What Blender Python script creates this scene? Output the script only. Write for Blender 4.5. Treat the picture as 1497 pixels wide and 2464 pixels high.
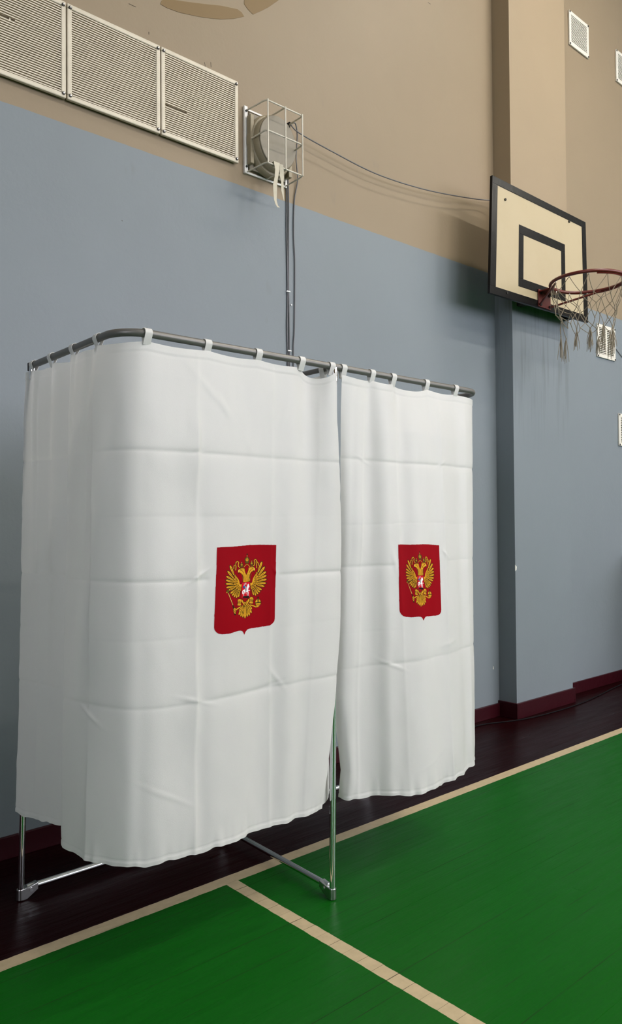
import bpy, math, random
import numpy as np
from mathutils import Vector
random.seed(4); RNG = np.random.default_rng(7)
for o in list(bpy.data.objects): bpy.data.objects.remove(o)
SC = bpy.context.scene
COL = SC.collection

# ------------------------------------------------------------------ camera
# X runs along the back wall, Y into it, Z up.  Floor z = 0.
YAW, PITCH, ROLL = math.radians(41.47), math.radians(0.923), math.radians(-0.434)
CAMZ = 1.40
def cam_axes():
    cy, sy = math.cos(YAW), math.sin(YAW)
    f0, r0, u0 = Vector((sy, cy, 0)), Vector((cy, -sy, 0)), Vector((0, 0, 1))
    f = f0*math.cos(PITCH) + u0*math.sin(PITCH); u = u0*math.cos(PITCH) - f0*math.sin(PITCH)
    r = r0*math.cos(ROLL) + u*math.sin(ROLL); u2 = u*math.cos(ROLL) - r0*math.sin(ROLL)
    return r, u2, f
cr, cu, cf = cam_axes()
cam_d = bpy.data.cameras.new('camera'); cam = bpy.data.objects.new('camera', cam_d); COL.objects.link(cam)
from mathutils import Matrix
M = Matrix((cr, cu, -cf)).transposed().to_4x4(); M.translation = Vector((0, 0, CAMZ))
cam.matrix_world = M
cam_d.sensor_fit = 'VERTICAL'; cam_d.sensor_height = 24.64; cam_d.lens = 18.50
cam_d.clip_start = .05; cam_d.clip_end = 100
SC.camera = cam

# ------------------------------------------------------------------ world + exposure
w = bpy.data.worlds.new('world'); SC.world = w; w.use_nodes = True
w.node_tree.nodes['Background'].inputs[0].default_value = (.75, .85, 1, 1)
w.node_tree.nodes['Background'].inputs[1].default_value = .4
SC.view_settings.view_transform = 'Standard'; SC.view_settings.look = 'None'
SC.view_settings.gamma = 1; SC.view_settings.use_curve_mapping = False
SC.view_settings.exposure = 0.0
SC.cycles.max_bounces = 6; SC.cycles.diffuse_bounces = 4; SC.cycles.glossy_bounces = 3; SC.cycles.transmission_bounces = 4
SC.cycles.adaptive_threshold = .035; SC.cycles.caustics_reflective = False; SC.cycles.caustics_refractive = False
WINDOW_POWER = 10.2        # daylight in the frosted panes of the opposite wall, and glow of the added left window
LAMP_POWER = 118.0         # ceiling lamp diffusers

# ------------------------------------------------------------------ helpers
def lin(c):
    c = np.array(c, float)/255.
    return tuple(np.where(c <= .04045, c/12.92, ((c+.055)/1.055)**2.4))
def tag(o, label=None, cat=None, group=None, kind=None):
    if label: o['label'] = label
    if cat: o['category'] = cat
    if group: o['group'] = group
    if kind: o['kind'] = kind
    return o
def empty(name, loc=(0, 0, 0), label=None, cat=None, group=None):
    o = bpy.data.objects.new(name, None); COL.objects.link(o); o.location = loc; o.empty_display_size = .1
    return tag(o, label, cat, group)
class MB:
    def __init__(s): s.v = []; s.f = []
    def add(s, v, f):
        n = len(s.v); s.v += [tuple(map(float, p)) for p in v]; s.f += [tuple(i+n for i in q) for q in f]; return s
    def box(s, x0, x1, y0, y1, z0, z1):
        v = [(x, y, z) for z in (z0, z1) for y in (y0, y1) for x in (x0, x1)]
        return s.add(v, [(0, 2, 3, 1), (4, 5, 7, 6), (0, 1, 5, 4), (2, 6, 7, 3), (0, 4, 6, 2), (1, 3, 7, 5)])
    def prism(s, poly, a, b, axis):           # 2D polygon extruded a..b along axis
        n = len(poly); v = []
        for t in (a, b):
            for p, q in poly:
                v.append((t, p, q) if axis == 0 else (p, t, q) if axis == 1 else (p, q, t))
        f = [tuple(range(n))[::-1], tuple(range(n, 2*n))] + [(i, (i+1) % n, n+(i+1) % n, n+i) for i in range(n)]
        return s.add(v, f)
    def tube(s, pts, r, n=10, caps=True, closed=False, sq=1.0):
        P = [Vector(p) for p in pts]; m = len(P); rr = r if hasattr(r, '__len__') else [r]*m
        T = []
        for i in range(m):
            a = P[(i-1) % m] if (closed or i) else P[0]; b = P[(i+1) % m] if (closed or i < m-1) else P[-1]
            T.append((b-a).normalized())
        ref = Vector((0, 0, 1)) if abs(T[0].z) < .9 else Vector((1, 0, 0))
        N = T[0].cross(ref).normalized(); v = []
        for i in range(m):
            N = (N - T[i]*N.dot(T[i])).normalized(); B = T[i].cross(N)
            for k in range(n):
                a = 2*math.pi*k/n; v.append(P[i] + (N*math.cos(a) + B*math.sin(a)*sq)*rr[i])
        f = []
        for i in range(m if closed else m-1):
            j = (i+1) % m
            f += [(i*n+k, i*n+(k+1) % n, j*n+(k+1) % n, j*n+k) for k in range(n)]
        if caps and not closed: f += [tuple(range(n))[::-1], tuple(range((m-1)*n, m*n))]
        return s.add(v, f)
    def cyl(s, a, b, r, n=24, r2=None):
        return s.tube([a, b], [r, r if r2 is None else r2], n)
    def ball(s, c, r, n=8):
        v = [(c[0], c[1], c[2]+r)]; f = []
        for i in range(1, n//2):
            t = math.pi*i/(n//2)
            for k in range(n):
                a = 2*math.pi*k/n; v.append((c[0]+r*math.sin(t)*math.cos(a), c[1]+r*math.sin(t)*math.sin(a), c[2]+r*math.cos(t)))
        v.append((c[0], c[1], c[2]-r)); L = len(v)-1
        for k in range(n): f.append((0, 1+k, 1+(k+1) % n))
        for i in range(n//2-2):
            b = 1+i*n
            for k in range(n): f.append((b+k, b+n+k, b+n+(k+1) % n, b+(k+1) % n))
        b = 1+(n//2-2)*n
        for k in range(n): f.append((b+k, L, b+(k+1) % n))
        return s.add(v, f)
    def mesh(s, name, mat, smooth=False):
        me = bpy.data.meshes.new(name); me.from_pydata(s.v, [], s.f); me.materials.append(mat)
        if smooth: me.polygons.foreach_set('use_smooth', [True]*len(me.polygons))
        me.update(); return me
    def build(s, name, mat, parent=None, smooth=False, bevel=0, seg=2):
        o = bpy.data.objects.new(name, s.mesh(name, mat, smooth)); COL.objects.link(o)
        if parent: put(o, parent)
        if bevel:
            b = o.modifiers.new('bevel', 'BEVEL'); b.width = bevel; b.segments = seg; b.limit_method = 'ANGLE'
        if smooth:
            try: o.data.set_sharp_from_angle(angle=math.radians(40))
            except Exception: pass
        return o
def put(o, parent):              # all geometry is written in world coordinates
    o.parent = parent
    L = Vector(parent.location)
    if parent.parent: L = L + Vector(parent.parent.location)
    o.location = Vector(o.location) - L
def inst(me, name, loc, parent=None):
    o = bpy.data.objects.new(name, me); COL.objects.link(o); o.location = loc
    if parent: put(o, parent)
    return o

# ------------------------------------------------------------------ materials
def mat(name, col=(.5, .5, .5), rough=.5, metal=0., spec=.5, coat=0.):
    m = bpy.data.materials.new(name); m.use_nodes = True
    b = m.node_tree.nodes['Principled BSDF']
    b.inputs['Base Color'].default_value = (*col, 1); b.inputs['Roughness'].default_value = rough
    b.inputs['Metallic'].default_value = metal; b.inputs['Specular IOR Level'].default_value = spec
    b.inputs['Coat Weight'].default_value = coat
    return m
class NT:
    def __init__(s, m): s.t = m.node_tree; s.b = s.t.nodes['Principled BSDF']
    def n(s, typ, **kw):
        x = s.t.nodes.new(typ)
        for k, v in kw.items(): setattr(x, k, v)
        return x
    def l(s, a, b): s.t.links.new(a, b)
    def math(s, op, a, b=None, c=None):
        x = s.n('ShaderNodeMath', operation=op)
        for i, q in enumerate((a, b, c)):
            if q is None: continue
            if isinstance(q, (int, float)): x.inputs[i].default_value = q
            else: s.l(q, x.inputs[i])
        return x.outputs[0]
    def mix(s, fac, a, b):
        x = s.n('ShaderNodeMix', data_type='RGBA')
        for i, q in ((0, fac), (6, a), (7, b)):
            if isinstance(q, (int, float)): x.inputs[i].default_value = q
            elif isinstance(q, tuple): x.inputs[i].default_value = (*q, 1)
            else: s.l(q, x.inputs[i])
        return x.outputs[2]
    def noise(s, vec, scale, detail=3, rough=.5):
        x = s.n('ShaderNodeTexNoise'); x.inputs['Scale'].default_value = scale
        x.inputs['Detail'].default_value = detail; x.inputs['Roughness'].default_value = rough
        if vec is not None: s.l(vec, x.inputs['Vector'])
        return x.outputs['Fac']
    def pos(s):
        g = s.n('ShaderNodeNewGeometry'); sp = s.n('ShaderNodeSeparateXYZ'); s.l(g.outputs['Position'], sp.inputs[0])
        return g.outputs['Position'], sp.outputs[0], sp.outputs[1], sp.outputs[2]
    def scale(s, vec, v):
        x = s.n('ShaderNodeMapping'); s.l(vec, x.inputs['Vector']); x.inputs['Scale'].default_value = v; return x.outputs[0]
    def bump(s, h, strength, dist):
        x = s.n('ShaderNodeBump'); x.inputs['Strength'].default_value = strength; x.inputs['Distance'].default_value = dist
        s.l(h, x.inputs['Height']); s.l(x.outputs[0], s.b.inputs['Normal'])
    def ramp(s, f, lo, hi):
        x = s.n('ShaderNodeMapRange', clamp=True); s.l(f, x.inputs[0]); x.inputs[1].default_value = lo; x.inputs[2].default_value = hi
        return x.outputs[0]

BLUE, BEIGE, MAROON, GREEN, CREAM = (.184, .212, .236), (.252, .194, .126), (.009, .0008, .0013), (.0026, .083, .0036), (.50, .40, .25)
def wall_material(name, streak_lit=False):
    m = mat(name, BLUE, .55, spec=.35); t = NT(m); p, x, y, z = t.pos()
    edge = t.math('ADD', z, t.math('MULTIPLY', t.math('SUBTRACT', t.noise(p, 9), .5), .008))
    up = t.ramp(edge, 3.2195, 3.2215)
    big = t.noise(p, 1.3, 4, .55); fine = t.noise(p, 60, 2)
    vary = t.math('ADD', .93, t.math('MULTIPLY', big, .14))
    c = t.mix(up, BLUE, tuple(np.array(BEIGE)*(1.2 if streak_lit else 1.)))  # pillar's beige is lightened to imitate lamplight on its upper part
    mul = t.n('ShaderNodeVectorMath', operation='SCALE'); t.l(c, mul.inputs[0]); t.l(vary, mul.inputs['Scale']); c = mul.outputs[0]
    if streak_lit:     # dirty vertical runs below the backboard
        st = t.noise(t.scale(p, (16, 16, .9)), 1.6, 3, .6)
        band = t.math('MULTIPLY', t.ramp(z, 1.9, 2.6), t.math('SUBTRACT', 1., t.ramp(z, 3.1, 3.25)))
        c = t.mix(t.math('MULTIPLY', t.math('MULTIPLY', t.ramp(st, .48, .66), band), .42), c, (.10, .115, .12))
    else:
        # odd scuffs
        sc = t.ramp(t.noise(t.scale(p, (3, 3, 1.2)), 3.1, 2), .72, .80)
        c = t.mix(t.math('MULTIPLY', sc, .18), c, (.13, .12, .11))
    t.l(c, t.b.inputs['Base Color'])
    t.bump(t.math('ADD', t.math('MULTIPLY', fine, .25), t.noise(p, 7, 3)), .25, .01)
    return m
M_WALL = wall_material('two tone wall paint'); M_PILLAR = wall_material('pillar paint with lit beige', True)
PLANK = .0655
def floor_material():
    m = mat('painted plank floor', GREEN, .33, spec=.09); t = NT(m); p, x, y, z = t.pos()
    n1 = t.math('MULTIPLY', t.math('SUBTRACT', t.noise(p, 22, 3), .5), .006)
    yy = t.math('ADD', y, n1); xx = t.math('ADD', x, n1)
    gm = t.noise(t.scale(p, (.5, 2.5, 1)), 1.6, 4)
    green = t.mix(t.ramp(gm, .3, .75), GREEN, tuple(np.array(GREEN)*(1.45, 1.12, 1.5)))
    scr = t.ramp(t.noise(t.scale(p, (2.2, 40, 1)), 2.0, 4, .6), .67, .76)
    green = t.mix(t.math('MULTIPLY', scr, .25), green, (.006, .06, .012))
    maroon = t.mix(t.ramp(gm, .35, .7), MAROON, tuple(np.array(MAROON)*1.3))
    cream = t.mix(t.ramp(t.noise(p, 30, 4), .35, .8), CREAM, tuple(np.array(CREAM)*.86))
    zone = t.math('GREATER_THAN', yy, 2.545)
    c = t.mix(zone, green, maroon)
    l1 = t.math('MULTIPLY', t.math('GREATER_THAN', yy, 2.484), t.math('LESS_THAN', yy, 2.545))
    l2 = t.math('MULTIPLY', t.math('MULTIPLY', t.math('GREATER_THAN', xx, 1.742), t.math('LESS_THAN', xx, 1.797)), t.math('LESS_THAN', yy, 2.49))
    line = t.math('MAXIMUM', l1, l2)
    c = t.mix(line, c, cream)
    # paint cracked along some plank joints
    fr = t.math('FRACT', t.math('DIVIDE', y, PLANK))
    near = t.math('SUBTRACT', .5, t.math('ABSOLUTE', t.math('SUBTRACT', fr, .5)))
    row = t.n('ShaderNodeTexWhiteNoise', noise_dimensions='1D'); t.l(t.math('ROUND', t.math('DIVIDE', y, PLANK)), row.inputs['W'])
    cr_ = t.noise(t.scale(p, (1.1, 14, 1)), 2.3, 5, .65)
    thr = t.math('MULTIPLY', t.ramp(t.math('ADD', cr_, t.math('MULTIPLY', row.outputs['Value'], .22)), .60, .74), .017)
    wide = t.math('ADD', thr, t.math('MULTIPLY', l2, .008))
    crack = t.math('LESS_THAN', near, wide)
    c = t.mix(t.math('MULTIPLY', crack, .8), c, (.012, .014, .008))
    t.l(c, t.b.inputs['Base Color'])
    rg = t.math('ADD', .24, t.math('MULTIPLY', t.noise(t.scale(p, (1, 5, 1)), 4, 3), .22))
    t.l(t.math('SUBTRACT', .09, t.math('MULTIPLY', zone, .03)), t.b.inputs['Specular IOR Level'])
    t.l(t.math('ADD', rg, t.math('MULTIPLY', zone, -.03)), t.b.inputs['Roughness'])
    t.bump(t.math('ADD', t.noise(t.scale(p, (1, 8, 1)), 3.5, 3), t.math('MULTIPLY', t.noise(p, 90, 2), .1)), .22, .01)
    return m
M_FLOOR = floor_material()
M_CEIL = mat('ceiling white', (.62, .60, .55), .8)
M_BASE = mat('maroon gloss paint', (.030, .003, .006), .35, spec=.25)
t = NT(M_BASE); p, x, y, z = t.pos(); t.bump(t.noise(p, 14, 3), .25, .01)
def dirty(name, col, rough, amt=.2, scale=8, dark=(.2, .16, .1), **k):
    m = mat(name, col, rough, **k); t = NT(m); p, *_ = t.pos()
    t.l(t.mix(t.math('MULTIPLY', t.ramp(t.noise(p, scale, 4, .6), .45, .8), amt), col, dark), t.b.inputs['Base Color']); return m
M_GRILLE = dirty('cream plastic grille', (.60, .54, .43), .4, .25, 10)
M_VENT = dirty('white plastic vent', (.70, .67, .60), .4, .12, 14)
M_DARK = mat('dark cavity', (.03, .027, .022), .8)
M_CAVITY = mat('dusty cavity behind grille', (.40, .33, .235), .85)
M_WIRE = dirty('cage wire paint', (.60, .56, .47), .4, .15, 20)
M_FAN = dirty('yellowed fan plastic', (.30, .255, .17), .45, .35, 9)
M_FANF = dirty('grey fan face', (.21, .185, .14), .5, .3, 12)
M_STEELW = dirty('white painted steel', (.75, .74, .72), .35, .1, 20)
M_BOLT = mat('dark bolt', (.03, .028, .025), .4, .6)
M_ZINC = mat('zinc steel', (.55, .55, .56), .3, 1.)
M_CABLE = mat('grey cable', (.10, .10, .11), .5)
M_BLACKC = mat('black cable', (.008, .007, .008), .7, spec=.08)
M_CLIP = mat('white cable clip', (.75, .75, .75), .4)
M_TAPE = dirty('paper tape', (.52, .48, .38), .8, .2, 25)
M_CHROME = mat('chrome', (.80, .81, .82), .07, 1.)
M_NICKEL = mat('satin nickel', (.50, .50, .49), .28, 1.)
M_RAIL = mat('grey lacquered rail', (.15, .145, .135), .38, .35)
M_BLACKP = mat('black plug', (.015, .015, .015), .5)
M_BOARD = dirty('cream board', (.43, .355, .225), .5, .22, 5, (.35, .27, .14))
M_BLACK = mat('black board paint', (.004, .004, .004), .28, spec=.22)
t = NT(M_BLACK); p, *_ = t.pos(); t.bump(t.noise(p, 30, 3), .12, .01)
M_RED = dirty('red rim enamel', (.115, .013, .009), .32, .3, 25, (.03, .008, .006))
M_ROPE = dirty('worn cotton cord', (.25, .21, .15), .85, .4, 40, (.09, .075, .05))
M_MUSTARD = mat('mustard wall paint', (.165, .10, .030), .6)
M_WOOD = dirty('dark wood', (.05, .032, .022), .45, .3, 6, (.02, .012, .01))
def cloth_material():
    m = mat('white satin cloth', (.86, .85, .83), .42, spec=.35); t = NT(m)
    b = t.b; b.inputs['Sheen Weight'].default_value = .25; b.inputs['Sheen Roughness'].default_value = .4
    p, *_ = t.pos(); wv = t.noise(p, 420, 2)
    t.bump(t.math('ADD', wv, t.math('MULTIPLY', t.noise(p, 26, 3), .8)), .07, .006)
    tr = t.n('ShaderNodeBsdfTranslucent'); tr.inputs[0].default_value = (.84, .84, .83, 1)
    mx = t.n('ShaderNodeMixShader'); mx.inputs[0].default_value = .36
    out = t.t.nodes['Material Output']; t.l(b.outputs[0], mx.inputs[1]); t.l(tr.outputs[0], mx.inputs[2]); t.l(mx.outputs[0], out.inputs[0])
    return m
M_CLOTH = cloth_material()
M_PRINT = mat('printed emblem ink', (.5, .01, .02), .6, spec=.06)
t = NT(M_PRINT); a = t.n('ShaderNodeVertexColor', layer_name='print'); t.l(a.outputs['Color'], t.b.inputs['Base Color'])
def emit(name, col, s):
    m = bpy.data.materials.new(name); m.use_nodes = True; nt = m.node_tree; nt.nodes.clear()
    e = nt.nodes.new('ShaderNodeEmission'); e.inputs[0].default_value = (*col, 1); e.inputs[1].default_value = s
    o = nt.nodes.new('ShaderNodeOutputMaterial'); nt.links.new(e.outputs[0], o.inputs[0]); return m
M_PANE = emit('daylight in frosted glass', (.95, .955, 1.06), WINDOW_POWER)
M_LAMP = emit('lamp diffuser', (1.0, .925, .81), LAMP_POWER)
M_FRAME = mat('white window frame', (.7, .7, .68), .4)

# ------------------------------------------------------------------ room
XL, XR, YB, YF, ZC = -7.0, 15.0, 3.31, -6.5, 6.7
def structure(o): o['kind'] = 'structure'; return o
structure(MB().box(XL, XR, YB, YB+.25, 0, ZC).build('wall_back', M_WALL))
structure(MB().box(XL-.25, XL, YF, YB, 0, ZC).build('wall_left', M_WALL))
structure(MB().box(XR, XR+.25, YF, YB, 0, ZC).build('wall_right', M_WALL))
structure(MB().box(XL-.25, XR+.25, YF-.25, YB+.25, ZC, ZC+.2).build('ceiling', M_CEIL))
WIN = [(1.4, 3.6), (4.5, 7.3), (8.1, 10.9), (11.7, 14.5)]; WZ0, WZ1 = 2.3, 5.4
fb = MB().box(XL, XR, YF-.25, YF, 0, WZ0).box(XL, XR, YF-.25, YF, WZ1, ZC)
xs = [XL] + [q for w_ in WIN for q in w_] + [XR]
for i in range(0, len(xs), 2): fb.box(xs[i], xs[i+1], YF-.25, YF, WZ0, WZ1)
structure(fb.build('wall_front', M_WALL))
for i, (a, b) in enumerate(WIN):
    fr = MB(); yy = YF-.16
    for x0, x1, z0, z1 in ((a, b, WZ0, WZ0+.07), (a, b, WZ1-.07, WZ1), (a, a+.07, WZ0+.07, WZ1-.07), (b-.07, b, WZ0+.07, WZ1-.07)): fr.box(x0, x1, yy, yy+.06, z0, z1)
    wo = structure(fr.build('window_%d' % (i+1), M_FRAME))
    for k in range(2):
        for j in range(2):
            x0 = a+.07+(b-a-.14)/2*k; x1 = a+.07+(b-a-.14)/2*(k+1); z0 = WZ0+.07+(WZ1-WZ0-.14)/2*j; z1 = WZ0+.07+(WZ1-WZ0-.14)/2*(j+1)
            MB().box(x0+.03, x1-.03, yy+.02, yy+.03, z0+.03, z1-.03).build('pane', M_PANE, wo)
    MB().box((a+b)/2-.03, (a+b)/2+.03, yy, yy+.06, WZ0+.07, WZ1-.07).build('mullion', M_FRAME, wo)
lw0, lw1, lz0, lz1 = -4.6, -1.0, 1.4, 3.9; xw = XL+.02  # glowing window added on the left wall to brighten left-facing sides
fr = MB()
for y0, y1, z0, z1 in ((lw0, lw1, lz0, lz0+.07), (lw0, lw1, lz1-.07, lz1), (lw0, lw0+.07, lz0+.07, lz1-.07), (lw1-.07, lw1, lz0+.07, lz1-.07), ((lw0+lw1)/2-.03, (lw0+lw1)/2+.03, lz0+.07, lz1-.07)): fr.box(XL, XL+.06, y0, y1, z0, z1)
wo = structure(fr.build('window_5', M_FRAME))
for k in range(2): MB().box(xw, xw+.01, lw0+.07+k*1.73, lw0+1.80+k*1.73, lz0+.07, lz1-.07).build('pane', M_PANE, wo)
# floor: slab, plus painted planks one by one where the photograph sees them
PY0, PY1, PX0, PX1 = 9*PLANK, 50*PLANK, -.6, 9.4
fl = MB().box(XL, XR, YF-.25, YB+.25, -.2, -.022)
for x0, x1, y0, y1 in ((XL, XR, YF, PY0), (XL, XR, PY1, YB), (XL, PX0, PY0, PY1), (PX1, XR, PY0, PY1)): fl.box(x0, x1, y0, y1, -.022, 0)
floor = structure(fl.build('floor', M_FLOOR))
for r in range(9, 50):
    y0 = r*PLANK; g0 = random.choice((0, 0, 0, .0002, .0004)); x = PX0
    cuts = [PX0] + sorted(random.uniform(PX0+1, PX1-1) for _ in range(2)) + [PX1]
    for a, b in zip(cuts, cuts[1:]):
        MB().box(a, b, y0+g0, y0+PLANK-g0, -.022, -random.choice((0, 0, .0002, .0003))).build('plank', M_FLOOR, floor)
# pillar
PXA, PXB, PYF = 4.742, 5.505, 3.162
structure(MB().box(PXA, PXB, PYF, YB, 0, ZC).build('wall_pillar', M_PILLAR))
bt = .016
structure(MB().box(XL, PXA-bt, YB-bt, YB, 0, .094).box(PXA-bt, PXA, PYF-bt, YB, 0, .112).box(PXA, PXB, PYF-bt, PYF, 0, .112).box(PXB, PXB+bt, PYF-bt, YB, 0, .112)
          .box(PXB+bt, XR, YB-bt, YB, 0, .094).build('baseboard_back', M_BASE, bevel=.003))
# chipped paint on the pillar corner
ch = MB().prism([(PXA-.001, 1.10), (PXA+.018, 1.085), (PXA+.014, 1.062), (PXA-.001, 1.055)], PYF-.0012, PYF+.001, 1)
ch.build('paint_chip', mat('bare plaster', (.7, .68, .62), .8), bpy.data.objects['wall_pillar'])

wb = bpy.data.objects['wall_back']
for (xa, ya), (xb, yb) in (((310, 9), (327, 17)), ((358, 77), (358, 83)), ((492, 150), (494, 160)), ((507, 150), (508, 162)), ((293, 530), (295, 532)), ((1030, 6), (1036, 10))):
    d_ = [cf+cr*((px-748.5)/1850)-cu*((py-1232)/1850) for px, py in ((xa, ya), (xb, yb))]
    q0, q1 = [(d.x*YB/d.y, YB-.0006, CAMZ+d.z*YB/d.y) for d in d_]
    MB().tube([q0, q1], .0012, 5).build('scratch', M_WOOD, wb)
d = cf+cr*((1187-748.5)/1850)-cu*((1607-1232)/1850); qx, qz = d.x*YB/d.y, CAMZ+d.z*YB/d.y
MB().prism([(qx-.006, qz-.009), (qx+.005, qz-.011), (qx+.004, qz+.009), (qx-.001, qz+.012)], YB-.0012, YB+.001, 1).build('paint_chip', bpy.data.materials['bare plaster'], wb)

# painted ball emblem high on the wall (only its lower rim shows)
WALLY = YB
def wallpt(px, py, Y=YB):
    d = cf + cr*((px-748.5)/1850) - cu*((py-1232)/1850); s = Y/d.y
    return (d.x*s, CAMZ+d.z*s)
emb = empty('painted_ball_emblem', (2.3, YB-.002, 4.0), 'mustard ball shape painted on the beige wall above the grilles', 'wall painting')
def crop1(pts): return [wallpt(a/1.996, b/1.996) for a, b in pts]
def paint(poly): return MB().prism(poly[::-1], YB-.0020, YB-.0004, 1).build('painted_segment', M_MUSTARD, emb)
low = crop1([(770, 20), (800, 38), (860, 60), (950, 80), (1010, 89), (1060, 93), (1120, 91), (1172, 80)])
top_ = crop1([(1160, 60), (1140, 45), (1060, 28), (980, 20), (900, 10), (830, 0), (790, -8), (775, 5)])
paint(low + top_)
seg2 = crop1([(1172, 20), (1190, 45), (1215, 70), (1255, 53), (1290, 35), (1330, 0)])
# fit the ball's circle and carry the motif on above the frame
A = np.array(low[1:-1] + seg2[2:5]); cc = np.linalg.lstsq(np.c_[2*A, np.ones(len(A))], (A**2).sum(1), rcond=None)[0]
BR = math.sqrt(cc[2]+cc[0]**2+cc[1]**2); BC = (cc[0], cc[1])
def arcp(a0, a1, r, n=14): return [(BC[0]+r*math.cos(a0+(a1-a0)*i/n), BC[1]+r*math.sin(a0+(a1-a0)*i/n)) for i in range(n+1)]
a_end = math.atan2(seg2[-1][1]-BC[1], seg2[-1][0]-BC[0])
paint(seg2[:5] + arcp(a_end, a_end+.9, BR, 10) + [(seg2[0][0]+.02, seg2[0][1]+.25)])
for a0 in (.2, 1.5, 2.7): paint(arcp(a0, a0+1.0, BR) + arcp(a0+1.0, a0, BR*.55))

# ------------------------------------------------------------------ long wall grilles
GZ0, GZ1 = 3.320, 3.757
slat_me = None
def grille(x0, x1, label, notch):
    g = empty('wall_grille', (x0, YB, GZ0), label, 'grille', 'long cream grilles on the back wall')
    yf = YB-.030; bw = .022
    f = MB()
    for a, b, c, d in ((x0, x1, GZ0, GZ0+bw), (x0, x1, GZ1-bw, GZ1), (x0, x0+bw, GZ0+bw, GZ1-bw), (x1-bw, x1, GZ0+bw, GZ1-bw)): f.box(a, b, yf, YB-.012, c, d)
    f.build('frame', M_GRILLE, g, bevel=.004)
    MB().box(x0+bw*.5, x1-bw*.5, YB-.004, YB-.0005, GZ0+bw*.5, GZ1-bw*.5).build('backing', M_CAVITY, g)
    n = 36; pitch = (GZ1-GZ0-2*bw)/n; L = x1-x0-2*bw
    me = MB().prism([(0, 0), (-.012, -.0012), (-.012, -.0062), (0, -.0032)], 0, L, 0).mesh('slat', M_GRILLE)
    for i in range(n):
        if notch and i == notch[0]:
            a_, b_ = notch[1], notch[2]
            for u0, u1 in ((0, a_), (b_, 1)):
                if u1-u0 > .02: MB().prism([(0, 0), (-.012, -.0012), (-.012, -.0062), (0, -.0032)], L*u0, L*u1, 0).build('broken_slat', M_GRILLE, None).location = (x0+bw, YB-.014, GZ0+bw+(i+.85)*pitch)
            for o_ in [q for q in COL.objects if q.name.startswith('broken_slat') and not q.parent]: put(o_, g)
            continue
        inst(me, 'slat', (x0+bw, YB-.014, GZ0+bw+(i+.85)*pitch), g)
    MB().box((x0+x1)/2-.003, (x0+x1)/2+.003, YB-.016, YB-.012, GZ0+bw, GZ1-bw).build('centre_rib', M_GRILLE, g)
    for cx in (x0+.013, x1-.013):
        for cz in (GZ0+.018, GZ1-.018):
            b = MB().cyl((cx, yf+.001, cz), (cx, yf-.004, cz), .0075, 14); b.build('washer', M_BOLT, g)
            MB().cyl((cx, yf-.003, cz), (cx, yf-.0075, cz), .0035, 8).build('screw', M_ZINC, g)
    return g
grille(.962, 1.452, 'cream slatted wall grille cut off by the left edge of the photo', (21, 0, .54))
grille(1.458, 1.934, 'cream slatted wall grille, middle one of the three in the row', None)
grille(1.940, 2.406, 'cream slatted wall grille next to the caged fan, right end of its row', (12, 0, .30))

# ------------------------------------------------------------------ small square vents
def vent(x0, z0, cols, label, n):
    W, H = .316, .288; x1, z1 = x0+W, z0+H
    g = empty('wall_vent', (x0, YB, z0), label, 'vent', 'square white vents right of the pillar')
    yf = YB-.014; bw = .030
    MB().box(x0+.01, x1-.01, YB-.003, YB-.0005, z0+.01, z1-.01).build('backing', M_DARK, g)
    f = MB()
    for a, b, c, d in ((x0, x1, z0, z0+bw), (x0, x1, z1-bw, z1), (x0, x0+bw, z0+bw, z1-bw), (x1-bw, x1, z0+bw, z1-bw)): f.box(a, b, yf, YB-.002, c, d)
    if cols == 2: f.box((x0+x1)/2-.009, (x0+x1)/2+.009, yf, YB-.002, z0+bw, z1-bw)
    f.build('frame', M_VENT, g, bevel=.002)
    pitch = (H-2*bw)/n
    me = MB().box(0, W-2*bw, 0, .007, 0, pitch*.42).mesh('slat', M_VENT)
    for i in range(n): inst(me, 'slat', (x0+bw, YB-.0105, z0+bw+i*pitch+pitch*.29), g)
    for cx in (x0+.01, x1-.01):
        for cz in (z0+.01, z1-.01): MB().cyl((cx, yf+.001, cz), (cx, yf-.003, cz), .008, 10).build('screw', M_BOLT, g)
vent(5.822, 5.377, 1, 'white square vent highest on the beige wall, beside the pillar', 17)
vent(6.625, 5.373, 1, 'white square vent high on beige wall, cut by right edge', 17)
vent(6.219, 2.826, 2, 'white two-column vent seen behind the basketball net', 15)
vent(6.583, 2.080, 2, 'white vent low on the blue wall at the right edge', 15)

# ------------------------------------------------------------------ fan in a wire cage
fan = empty('extractor_fan', (2.6, YB, 3.47), 'yellowed round extractor fan inside the white wire cage', 'fan')
MB().box(2.485, 2.735, YB-.022, YB-.002, 3.315, 3.625).build('back_plate', M_FANF, fan, bevel=.003)
fc = (2.612, 3.467)
def disc(prof, n=48):
    b = MB(); v = []
    for r, y in prof:
        for k in range(n): v.append((fc[0]+r*math.cos(2*math.pi*k/n), y, fc[1]+r*1.14*math.sin(2*math.pi*k/n)))
    f = [(i*n+k, i*n+(k+1) % n, (i+1)*n+(k+1) % n, (i+1)*n+k) for i in range(len(prof)-1) for k in range(n)]
    f.append(tuple(range((len(prof)-1)*n, len(prof)*n))); return b.add(v, f)
disc([(.147, YB-.02), (.147, YB-.045), (.139, YB-.058), (.131, YB-.060), (.131, YB-.095), (.126, YB-.102)]).build('drum', M_FAN, fan, smooth=True)
MB().prism([(fc[0]+.126*sx*math.cos(a), fc[1]+.143*math.sin(a)) for sx in (1,) for a in np.linspace(0, 2*math.pi, 40, endpoint=False)], YB-.112, YB-.10, 1).build('front_cover', M_FANF, fan, bevel=.004)
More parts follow.
